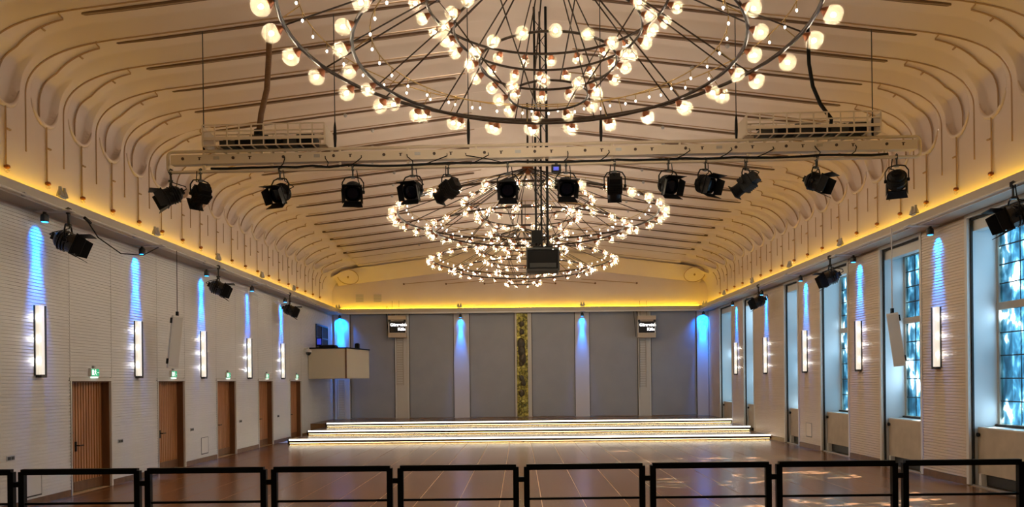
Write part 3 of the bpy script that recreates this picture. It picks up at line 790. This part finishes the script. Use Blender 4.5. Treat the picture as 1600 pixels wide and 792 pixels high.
# ------------------------------------------------------------------ stage spotlights
def lathe_ax(prof_, n, M): return MB().lathe(prof_, n, M)
spm = {}
def spotlight(loc, direc, tilt, lab, grp, gloss=False, s=1.0, drop=.20, kind='door'):
    yaw = math.atan2(direc[1], direc[0])
    o = thing('stage_spotlight', lab, 'spotlight', loc, yaw, group=grp)
    o.scale = (s, s, s)
    key = (round(tilt), round(drop, 2), kind)
    if key not in spm:
        pz = -drop - .36
        T = Matrix.Translation((0, 0, pz)) @ Matrix.Rotation(math.radians(tilt), 4, 'Y') @ Matrix.Rotation(PI/2, 4, 'Y')   # local z -> forward (x), tilted down
        cl = MB(); cl.box(-.035, .035, -.03, .03, -.05, .06); cl.tube([(-.045, 0, .02), (-.05, 0, .06), (0, 0, .085), (.05, 0, .06), (.045, 0, -.02)], .014, 5); cl.tube([(0, 0, -.04), (0, 0, -drop - .02)], .022, 6); cl.box(-.05, .05, -.05, .05, -drop - .03, -drop + .01)
        yk = MB(); hw = .25
        yk.tube([(0, -hw, pz), (0, -hw, -drop - .14), (0, -hw + .07, -drop - .03), (0, -.08, -drop - .005), (0, .08, -drop - .005), (0, hw - .07, -drop - .03), (0, hw, -drop - .14), (0, hw, pz)], .017, 6)
        kb = MB()
        for q in (-1, 1): kb.lathe([(.04, 0), (.045, .02), (.04, .06), (.015, .065)], 8, Matrix.Translation((0, q * .215, pz)) @ Matrix.Rotation(-q * PI/2, 4, 'X'))
        if kind == 'door':
            bd = MB().lathe([(.05, -.26), (.12, -.25), (.17, -.20), (.195, -.12), (.20, .0), (.205, .10), (.215, .105), (.215, .14)], 20, T)
            for q in (-.15, -.09, -.03): bd.lathe([(.205, q), (.222, q + .01), (.222, q + .02), (.205, q + .03)], 20, T)
            bd.box(-.07, .07, -.06, .06, -.32, -.24, T)
            ln = MB().lathe([(.18, .141), (.12, .150), (.03, .155)], 18, T)
            fr = MB()
            for (a, b, c, d) in ((-.22, .22, .18, .22), (-.22, .22, -.22, -.18), (-.22, -.18, -.18, .18), (.18, .22, -.18, .18)): fr.box(a, b, c, d, .14, .165, T)
            doors = []
            for q in range(4):
                Mq = T @ Matrix.Rotation(q * PI/2, 4, 'Z') @ Matrix.Translation((.20, 0, .16)) @ Matrix.Rotation(math.radians((10, 12, 24, 12)[q]), 4, 'Y')
                w0, w1, L = .20, (.24, .17, .24, .17)[q], (.24, .20, .24, .20)[q]
                doors.append(MB().add([(-.005, -w0, 0), (-.005, w0, 0), (-.005, w1, L), (-.005, -w1, L), (.005, -w0, 0), (.005, w0, 0), (.005, w1, L), (.005, -w1, L)],
                    [(0, 1, 2, 3), (7, 6, 5, 4), (0, 4, 5, 1), (1, 5, 6, 2), (2, 6, 7, 3), (3, 7, 4, 0)], Mq).mesh('barn_door'))
        else:
            bd = MB(); bd.box(-.16, .16, -.17, .17, -.16, .12, T); bd.lathe([(.15, .10), (.15, .30), (.16, .30), (.16, .34)], 18, T); bd.box(-.12, .12, -.13, .13, -.30, -.15, T)
            for q in range(5): bd.box(-.175, .175, -.18, .18, -.14 + q * .05, -.125 + q * .05, T)
            ln = MB().lathe([(.14, .342), (.03, .35)], 16, T)
            fr = MB(); fr.box(-.17, .17, -.17, .17, .34, .355, T)
            doors = []
        cbp = MB(); e = T @ Vector((0, 0, -.30)); cbp.tube([e, e + Vector((-.08, .06, .05)), (e.x - .05, .16, pz + .22), (-.02, .12, -drop - .06), (0, .09, .0)], .012, 5)
        spm[key] = [x.mesh(n, sm) for x, n, sm in ((cl, 'clamp', 0), (yk, 'yoke', 1), (kb, 'tilt_knob', 0), (bd, 'lamp_housing', 0), (ln, 'lens', 1), (fr, 'filter_frame', 0), (cbp, 'cable', 1))] + [doors]
    cl, yk, kb, bd, ln, fr, cbp, doors = spm[key]
    bm_ = 'black_gloss' if gloss else 'black'
    if gloss:
        bd = bd.copy(); bd.materials.clear()
    obj('clamp', cl, 'dark_metal', o); obj('yoke', yk, 'black', o); obj('tilt_knob', kb, 'black', o); hb = obj('lamp_housing', bd, bm_, o)
    obj('lens', ln, 'lens', hb); obj('filter_frame', fr, 'black', o); obj('cable', cbp, 'cable', o)
    for d_ in doors: obj('barn_door', d_, 'black', o)

# ------------------------------------------------------------------ lighting bridge
YBR = 15.5
A_ = P(262, 238, YBR); Bp = P(1437, 213, YBR)
mid = (A_ + Bp) / 2; L2 = (Bp.x - A_.x) / 2; tilt_b = math.atan2(Bp.z - A_.z, Bp.x - A_.x)
br = thing('lighting_bridge', 'long cream lighting bridge with pipes and socket beam hung across the hall', 'lighting bridge', mid)
br.rotation_euler = (0, -tilt_b, 0)
def bridge_local(px, py, Y=YBR):
    p = P(px, py, Y) - mid; return Matrix.Rotation(tilt_b, 4, 'Y') @ p
dzb = -.42
loop = []
for (x, z, sx, sz) in ((-L2, 0, -1, 1), (-L2, dzb, -1, -1), (L2, dzb, 1, -1), (L2, 0, 1, 1)):
    c = Vector((x - sx * .1, 0, z - sz * .1)); a0 = math.atan2(sz, 0) if False else {(-1, 1): PI/2, (-1, -1): PI, (1, -1): 1.5*PI, (1, 1): 0}[(sx, sz)]
    loop += [c + Vector((math.cos(a0 + q * PI / 8), 0, math.sin(a0 + q * PI / 8))) * .1 for q in range(5)]
obj('pipe_loop', MB().tube(loop, .034, 8, closed=True), 'cream', br, smooth=True)
bmz = -.185
bmo = obj('socket_beam', B(-L2 + .10, L2 - .10, -.09, .09, bmz - .095, bmz + .095), 'cream', br)
obj('beam_lip', B(-L2 + .10, L2 - .10, -.105, -.09, bmz - .10, bmz - .08), 'cream', br)
x = -L2 + .35; q = 0
while x < L2 - .2:
    if q % 3 == 0: obj('socket', MB().lathe([(.032, 0), (.032, .012), (.018, .012)], 8, Matrix.Translation((x, -.09, bmz + .015)) @ Matrix.Rotation(PI/2, 4, 'X')), 'marking', bmo)
    elif q % 3 == 1: obj('socket_label', MB().box(x - .035, x + .035, -.0925, -.09, bmz + .03, bmz + .045).box(x - .02, x + .01, -.0925, -.09, bmz - .02, bmz + .03), 'marking', bmo)
    elif q % 6 == 2: obj('socket_cover', B(x - .06, x + .06, -.10, -.09, bmz - .01, bmz + .05), 'steel', bmo)
    x += .345; q += 1
for q in range(11):
    x = -L2 + .75 + (2 * L2 - 1.5) * q / 10
    obj('upright', B(x - .022, x + .022, -.02, .02, dzb, 0), 'cream', br)
# cables along the lower pipe and from sockets
random.seed(11)
pts = []; x = -L2 + .9
while x < L2 - .4: pts.append((x, -.03 + random.uniform(-.02, .02), dzb + .045 + random.uniform(-.015, .03))); x += .35
obj('pipe_cable', MB().tube(pts, .026, 5), 'cable', br)
for px, px2 in ((447, 437), (510, 512), (566, 545), (637, 646), (699, 660), (728, 790), (763, 735), (886, 880), (950, 935), (1075, 1052), (1140, 1120), (1205, 1178), (1270, 1278), (1333, 1325)):
    a = bridge_local(px, 236); a.y = -.11; a.z = bmz; b = bridge_local(px2, 258); b.y = -.05; b.z = dzb + .03
    obj('socket_cable', MB().tube([a, a + Vector((.01, -.03, -.05)), (a * .45 + b * .55) + Vector((.05, -.04, -.02)), b], .011, 5), 'cable', br)
# cable baskets
for i, (pa, pb) in enumerate(((326, 513), (1160, 1366))):
    xa = bridge_local(pa, 220).x; xb = bridge_local(pb, 220).x
    bk = MB(); z0, z1 = .02, .44; y0, y1 = -.30, .32
    def bar(p, q, r=.014): bk.tube([p, q], r, 4)
    for z in (z0, z0 + .14, z0 + .29, z1):
        for y in (y0, y1): bk.box(xa, xb, y - .012, y + .012, z - (.03 if z == z0 + .14 else .011), z + (.03 if z == z0 + .14 else .011))
    n = 10
    for k in range(n + 1):
        x = xa + (xb - xa) * k / n
        for y in (y0, y1): bk.box(x - .012, x + .012, y - .01, y + .01, z0, z1)
        bk.box(x - .012, x + .012, y0, y1, z0 - .01, z0 + .01)
    obj('cable_basket', bk, 'cream', br)
    obj('basket_end', B(xa - .02, xa + .02, y0, y1, z0, z1 - .04), 'cream', br); obj('basket_end', B(xb - .02, xb + .02, y0, y1, z0, z1 - .04), 'cream', br)
    for k in range(6):
        x = xa + .5 + (xb - xa - .9) * k / 5
        obj('dimmer_unit', B(x - .20, x + .16, -.2, .2, z0 + .02, z0 + .13 + .05 * (k % 3)), 'black' if k % 2 else 'dark_metal', br)
    pc = []
    for k in range(14): pc.append((xa + .3 + (xb - xa - .6) * k / 13, .05 * math.sin(k * 2.1), z0 + .2 + .05 * math.sin(k * 1.3)))
    obj('basket_cable', MB().tube(pc, .03, 5), 'cable', br)
# suspension cables to the ceiling
def ceil_z(x, y):
    return surf(t_at_x(min(abs(x), 8.05)), y, 1 if x > 0 else -1).z
for px, py in ((318, 203), (523, 200), (732, 222), (939, 215), (1150, 190), (1363, 183)):
    a = bridge_local(px, py); wp = P(px, py, YBR); top = Vector((wp.x, YBR, ceil_z(wp.x, YBR)))
    b = Matrix.Rotation(tilt_b, 4, 'Y') @ (top - mid)
    a.z = 0.0
    obj('suspension_cable', MB().tube([a, b], .011, 5), 'dark_metal', br)
    obj('turnbuckle', MB().tube([a, a * .92 + b * .08, a * .84 + b * .16, a * .8 + b * .2], [.02, .035, .028, .012], 6), 'black', br)
# thick supply ducts falling from the ceiling
for lab, pts_ in (('thick brown cable duct falling into the basket on the door side', ((421, 40), (420, 90), (417, 140), (408, 178), (404, 212))), ('dark cable duct falling into the basket on the window side', ((1262, 62), (1264, 100), (1270, 135), (1282, 163), (1299, 186), (1297, 205)))):
    pw = [P(a, b, 15.55) for a, b in pts_]; pw[0].z = ceil_z(pw[0].x, 15.55)
    o = thing('cable_duct', lab, 'cable', tuple(pw[-1]))
    th = .062 if 'brown' in lab else .04
    obj('duct', MB().tube([p - pw[-1] for p in pw], th, 8), 'brown_duct' if 'brown' in lab else 'cable', o, smooth=True)
    obj('duct_collar', MB().lathe([(th + .03, 0), (th + .03, .12)], 10), 'black', o)
# the lamps on the bridge: (photo x, pointing direction, tilt, kind)
LAMPS = [(266, (-.9, -.5), 28, 'door'), (313, (-.75, .65), 30, 'prof'), (437, (-.35, -.95), 30, 'door'), (551, (.15, -1), 32, 'door'), (644, (-.25, -1), 25, 'door'),
         (700, (-.8, .5), 30, 'prof'), (793, (0, -1), 32, 'door'), (884, (.12, -1), 30, 'door'), (960, (.1, 1), 38, 'prof'), (1044, (.3, -1), 25, 'door'),
         (1102, (.55, -.85), 22, 'door'), (1166, (-.75, .65), 30, 'prof'), (1275, (.75, -.7), 25, 'door'), (1401, (.45, .9), 25, 'door')]
for i, (px, d, ti, kd) in enumerate(LAMPS):
    xl = bridge_local(px, 250).x
    p = Matrix.Rotation(-tilt_b, 4, 'Y') @ Vector((xl, 0, dzb)) + mid
    spotlight(tuple(p), d, ti, f'black stage spotlight on the lighting bridge, {ORD[i]} from the wall with doors', 'spotlights hanging from the lighting bridge', s=.86, kind=kd)
# lamps under the ledges
for i, (px, y) in enumerate(((112, 15.3), (345, 22.9), (456, 30.0))):
    spotlight((XL + TRO + .1, y, ZS + .0), (.92, .25), 22, ['frontmost black spotlight with barn doors under the ledge of the door wall', 'middle black spotlight with barn doors under the ledge of the door wall', 'black spotlight with barn doors under the door wall ledge, next to the stage'][i], 'spotlights under the door wall ledge', True, 1.0, .26)
for i, (px, y) in enumerate(((1587, 14.0), (1303, 22.3), (1187, 29.0))):
    spotlight((XR - TRO - .1, y, ZS + .0), (-.92, .2), 22, ['frontmost black spotlight with barn doors under the ledge above the windows', 'middle black spotlight with barn doors under the ledge above the windows', 'black spotlight with barn doors under the window ledge, next to the stage'][i], 'spotlights under the window wall ledge', True, 1.0, .22)
# loose cable looping along the door wall ledge
pc = [(XL + .72, 15.72, 5.90), (XL + .68, 15.95, 5.80), (XL + .64, 16.3, 5.62), (XL + .66, 17.2, 5.42), (XL + .66, 18.2, 5.55), (XL + .6, 19.1, 5.90)]
o = thing('hanging_cable', 'black cable sagging under the ledge between two blue lights', 'cable', pc[0])
obj('cable_run', MB().tube([Vector(p) - Vector(pc[0]) for p in pc], .014, 5), 'cable', o, smooth=True); obj('plug', MB().tube([(0, -.05, .01), (0, .16, -.06)], .035, 6), 'black', o)

# ------------------------------------------------------------------ mast and projector
YM = 15.75
ma_ = P(838, 388, YM); mb_ = P(856, 388, YM); zb = ma_.z; zt = ceil_z(.45, YM)
ms = thing('truss_mast', 'slim black lattice mast hanging from the ceiling', 'mast', ((ma_.x + mb_.x) / 2, YM, zb))
hw = (mb_.x - ma_.x) / 2; H = zt - zb
for q in (-hw, hw): obj('chord', MB().tube([(q, 0, 0), (q, 0, H)], .028 if q > 0 else .024, 6), 'black', ms)
ch3_ = obj('chord', MB().tube([(0, .2, 0), (0, .2, H)], .02, 6), 'black', ms)
lc = MB(); z = 0; s_ = 1
while z < H - .3:
    lc.tube([(-hw * s_, 0, z), (hw * s_, 0, z + .3)], .009, 4); lc.tube([(hw * s_, 0, z), (0, .2, z + .3)], .008, 4); z += .3; s_ = -s_
obj('lacing', lc, 'black', ms)
obj('hook_box', B(-.22, 0, -.12, .1, .1, .36), 'black', ms); obj('foot_plate', B(-.2, .22, -.1, .22, -.02, .03), 'black', ms)
pj = thing('projector', 'wide black projector hanging beneath the lattice mast', 'projector', tuple(P(847.5, 409, YM)))
obj('case', B(-.32, .32, -.35, .35, -.20, .20), 'black', pj)
obj('front_panel', B(-.29, .29, -.36, -.35, -.17, .16), 'black', pj); obj('vent_panel', B(-.27, .27, -.37, -.35, -.17, -.08), 'dark_metal', pj)
cg = MB(); 
for (a, b, c, d) in ((-.34, .34, .20, .235), (-.34, .34, -.235, -.20), (-.34, -.315, -.2, .2), (.315, .34, -.2, .2)): cg.box(a, b, -.39, -.36, c, d)
for a in (-.33, .33): cg.box(a - .012, a + .012, -.37, .36, .20, .23); cg.box(a - .012, a + .012, -.37, .36, -.235, -.205)
obj('cage', cg, 'dark_metal', pj); obj('lens', MB().lathe([(.09, 0), (.09, .1), (.06, .1)], 14, Matrix.Translation((0, .35, 0)) @ Matrix.Rotation(-PI/2, 4, 'X')), 'lens', pj)
hb = MB()
for a in (-.12, .12): hb.tube([(a, 0, .2), (a * .3, .0, .29)], .016, 5)
obj('hanger', hb, 'black', pj)
bl = thing('control_box', 'small black box with blue display fixed to the bridge beside the mast', 'control box', tuple(P(869, 264, YBR - .02)))
obj('case', B(-.10, .10, -.06, .06, -.08, .08), 'black', bl); obj('display', B(-.06, .05, -.064, -.06, -.045, .03), 'blue_led', bl); obj('clamp', B(-.03, .03, -.03, .03, .08, .16), 'dark_metal', bl)

# ------------------------------------------------------------------ chandeliers
def circle(r, z, n=72): return [(r * math.cos(2*PI*i/n), r * math.sin(2*PI*i/n), z) for i in range(n)]
RINGS = [  # radius, height from the outer ring, bulbs, bulb radius, tube
    (3.6, 0.0, 32, .128, .030), (2.66, -.38, 26, .104, .026), (1.68, .40, 26, .090, .020), (1.30, -.02, 22, .088, .018), (.95, -.46, 16, .086, .018), (.55, -.92, 9, .086, .016)]
glb = {}
for br_ in (.128, .104, .090, .088, .086):
    pr = [(max(.004, br_ * math.sin(a)), br_ * (1 - math.cos(a)) ) for a in [PI * k / 10 for k in range(1, 11)]]
    glb[br_] = (MB().lathe(pr, 14).mesh('globe', True), MB().lathe([(.018, -.05), (.03, -.035), (br_ * .52, br_ * .12), (br_ * .62, br_ * .26), (br_ * .2, br_ * .30)], 10).mesh('cap', True),
                MB().lathe([(.008, br_ * .78), (br_ * .18, br_ * .86), (br_ * .22, br_ * 1.02), (br_ * .15, br_ * 1.2), (.006, br_ * 1.26)], 8).mesh('lamp', True))
ringm = {}
HUB = 1.28
def chandelier(x, y, h, lab, phase):
    z = EYE + h; zc = ceil_z(x, y) - z
    c = thing('chandelier', lab, 'chandelier', (x, y, z), phase, group='ring chandeliers of glass globes')
    if not ringm:
        for i, (r, dz, nb, b_, tr) in enumerate(RINGS): ringm[i] = MB().tube(circle(r, dz), tr, 7, closed=True).mesh('ring', True)
        for nme, r, dz, n in (('outer', 3.36, .20, 44), ('inner', 2.42, -.18, 34)):
            ringm[nme] = MB().tube(circle(r, dz), .010, 5, closed=True).mesh('thin_ring', True)
            st, ld_ = MB(), MB()
            for k in range(n):
                a = 2 * PI * k / n; px, py = r * math.cos(a), r * math.sin(a)
                st.tube([(px, py, dz), (px, py, dz - .10)], .006, 4)
                ld_.lathe([(.005, -.03), (.014, -.018), (.016, 0), (.008, .010)], 6, Matrix.Translation((px, py, dz - .11)))
            ringm[nme + 's'] = st.mesh('light_stems'); ringm[nme + 'l'] = ld_.mesh('small_lights')
        n = 16
        ringm['spoke_o'] = MB().tube([(.12, 0, HUB), (3.6, 0, .02)], .013, 5).mesh('spoke')
        ringm['spoke_i'] = MB().tube([(.10, 0, HUB - .02), (2.66, 0, -.36)], .011, 5).mesh('spoke')
        dr_ = MB().tube([(.08, 0, HUB - .04)] + [(RINGS[i][0], 0, RINGS[i][1]) for i in (2, 3, 4, 5)], .010, 5); ringm['drop'] = dr_.mesh('drop_rod')
        ringm['tie'] = MB().tube([(3.6, 0, .02), (3.36, 0, .20)], .008, 4).mesh('tie'); ringm['tie_i'] = MB().tube([(2.66, 0, -.36), (2.42, 0, -.18)], .008, 4).mesh('tie')
        ringm['hub'] = MB().lathe([(.05, HUB + .12), (.16, HUB + .08), (.18, HUB - .02), (.10, HUB - .10), (.04, HUB - .14)], 14).mesh('hub')
    for i in range(6): obj('ring', ringm[i], 'bronze', c)
    for nme in ('outer', 'inner'):
        tr_ = obj('thin_ring', ringm[nme], 'gold', c)
        tag(obj('light_stems', ringm[nme + 's'], 'gold', tr_), kind='stuff'); tag(obj('small_lights', ringm[nme + 'l'], 'led_dot', tr_), kind='stuff')
    for k in range(16):
        o = obj('spoke', ringm['spoke_o'], 'bronze', c); o.rotation_euler.z = 2*PI*k/16
    for k in range(12):
        o = obj('spoke', ringm['spoke_i'], 'bronze', c); o.rotation_euler.z = 2*PI*k/12 + .13
        for tk in ('tie', 'tie_i'):
            o = obj('tie', ringm[tk], 'gold', c); o.rotation_euler.z = 2*PI*k/12 + .05
    for k in range(8):
        o = obj('drop_rod', ringm['drop'], 'bronze', c); o.rotation_euler.z = 2*PI*k/8 + .2
    obj('hub', ringm['hub'], 'copper', c)
    obj('ceiling_pole', MB().tube([(0, 0, HUB - .1), (0, 0, zc)], .030, 7), 'bronze', c)
    obj('ceiling_cable', MB().tube([(.14, 0, HUB + .02), (.14, 0, zc)], .012, 5), 'bronze', c)
    for i, (r, dz, nb, b_, tr) in enumerate(RINGS):
        g, cp, lm = glb[b_]
        for k in range(nb):
            a = 2*PI*(k + .5 * (i % 2)) / nb
            d = Vector((math.cos(a), math.sin(a), -.55 if i < 2 else -.42)).normalized()
            o = obj('globe', g, 'globe_glass', c, Vector((r * math.cos(a), r * math.sin(a), dz)) + d * (tr + .045))
            o.rotation_euler = d.to_track_quat('Z', 'Y').to_euler()
            obj('cap', cp, 'copper', o); obj('lamp', lm, 'core', o)
chandelier(.43, 10.4, 4.87, 'huge tiered ring chandelier of clear globes, cut off by the top edge', .05)
chandelier(.27, 20.9, 4.62, 'ring chandelier of glowing globes hanging behind the lighting bridge', .12)
chandelier(.13, 30.3, 4.88, 'ring chandelier of glowing globes hanging next to the stage', .2)

# ------------------------------------------------------------------ platform and guard rails before the camera
pf = obj('platform', B(-9.6, 9.6, YF + .02, 6.15, 0, .72), 'stage_black'); tag(pf, 'black raised platform carrying the guard rails', 'platform')
YR = 5.94; rm = {}
rm['post'] = B(-.0225, .0225, -.02, .02, 0, 1.0).mesh('post'); rm['top'] = B(-.46, .46, -.02, .02, .975, 1.02).mesh('top_rail')
rm['bar'] = B(-.45, .45, -.009, .009, -.009, .009).mesh('thin_bar'); rm['con'] = B(-.03, .03, -.016, .016, -.02, .02).mesh('connector'); rm['foot'] = B(-.05, .05, -.06, .06, 0, .012).mesh('foot_plate')
for k in range(-5, 5):
    lab = f'black steel guard rail section before the camera, {ORD[k+5]} from the wall with doors'
    g = thing('guard_rail', lab, 'guard rail', (k + .5, YR, .72), group='guard rail sections on the platform')
    for q in (-.4575, .4575): obj('post', rm['post'], 'black', g, (q, 0, 0)); obj('foot_plate', rm['foot'], 'black', g, (q * .98, 0, 0))
    obj('top_rail', rm['top'], 'black', g)
    for z in (.745, .47, .2): obj('thin_bar', rm['bar'], 'black', g, (0, 0, z))
    if k < 4: obj('connector', rm['con'], 'black', g, (.5, 0, .90))
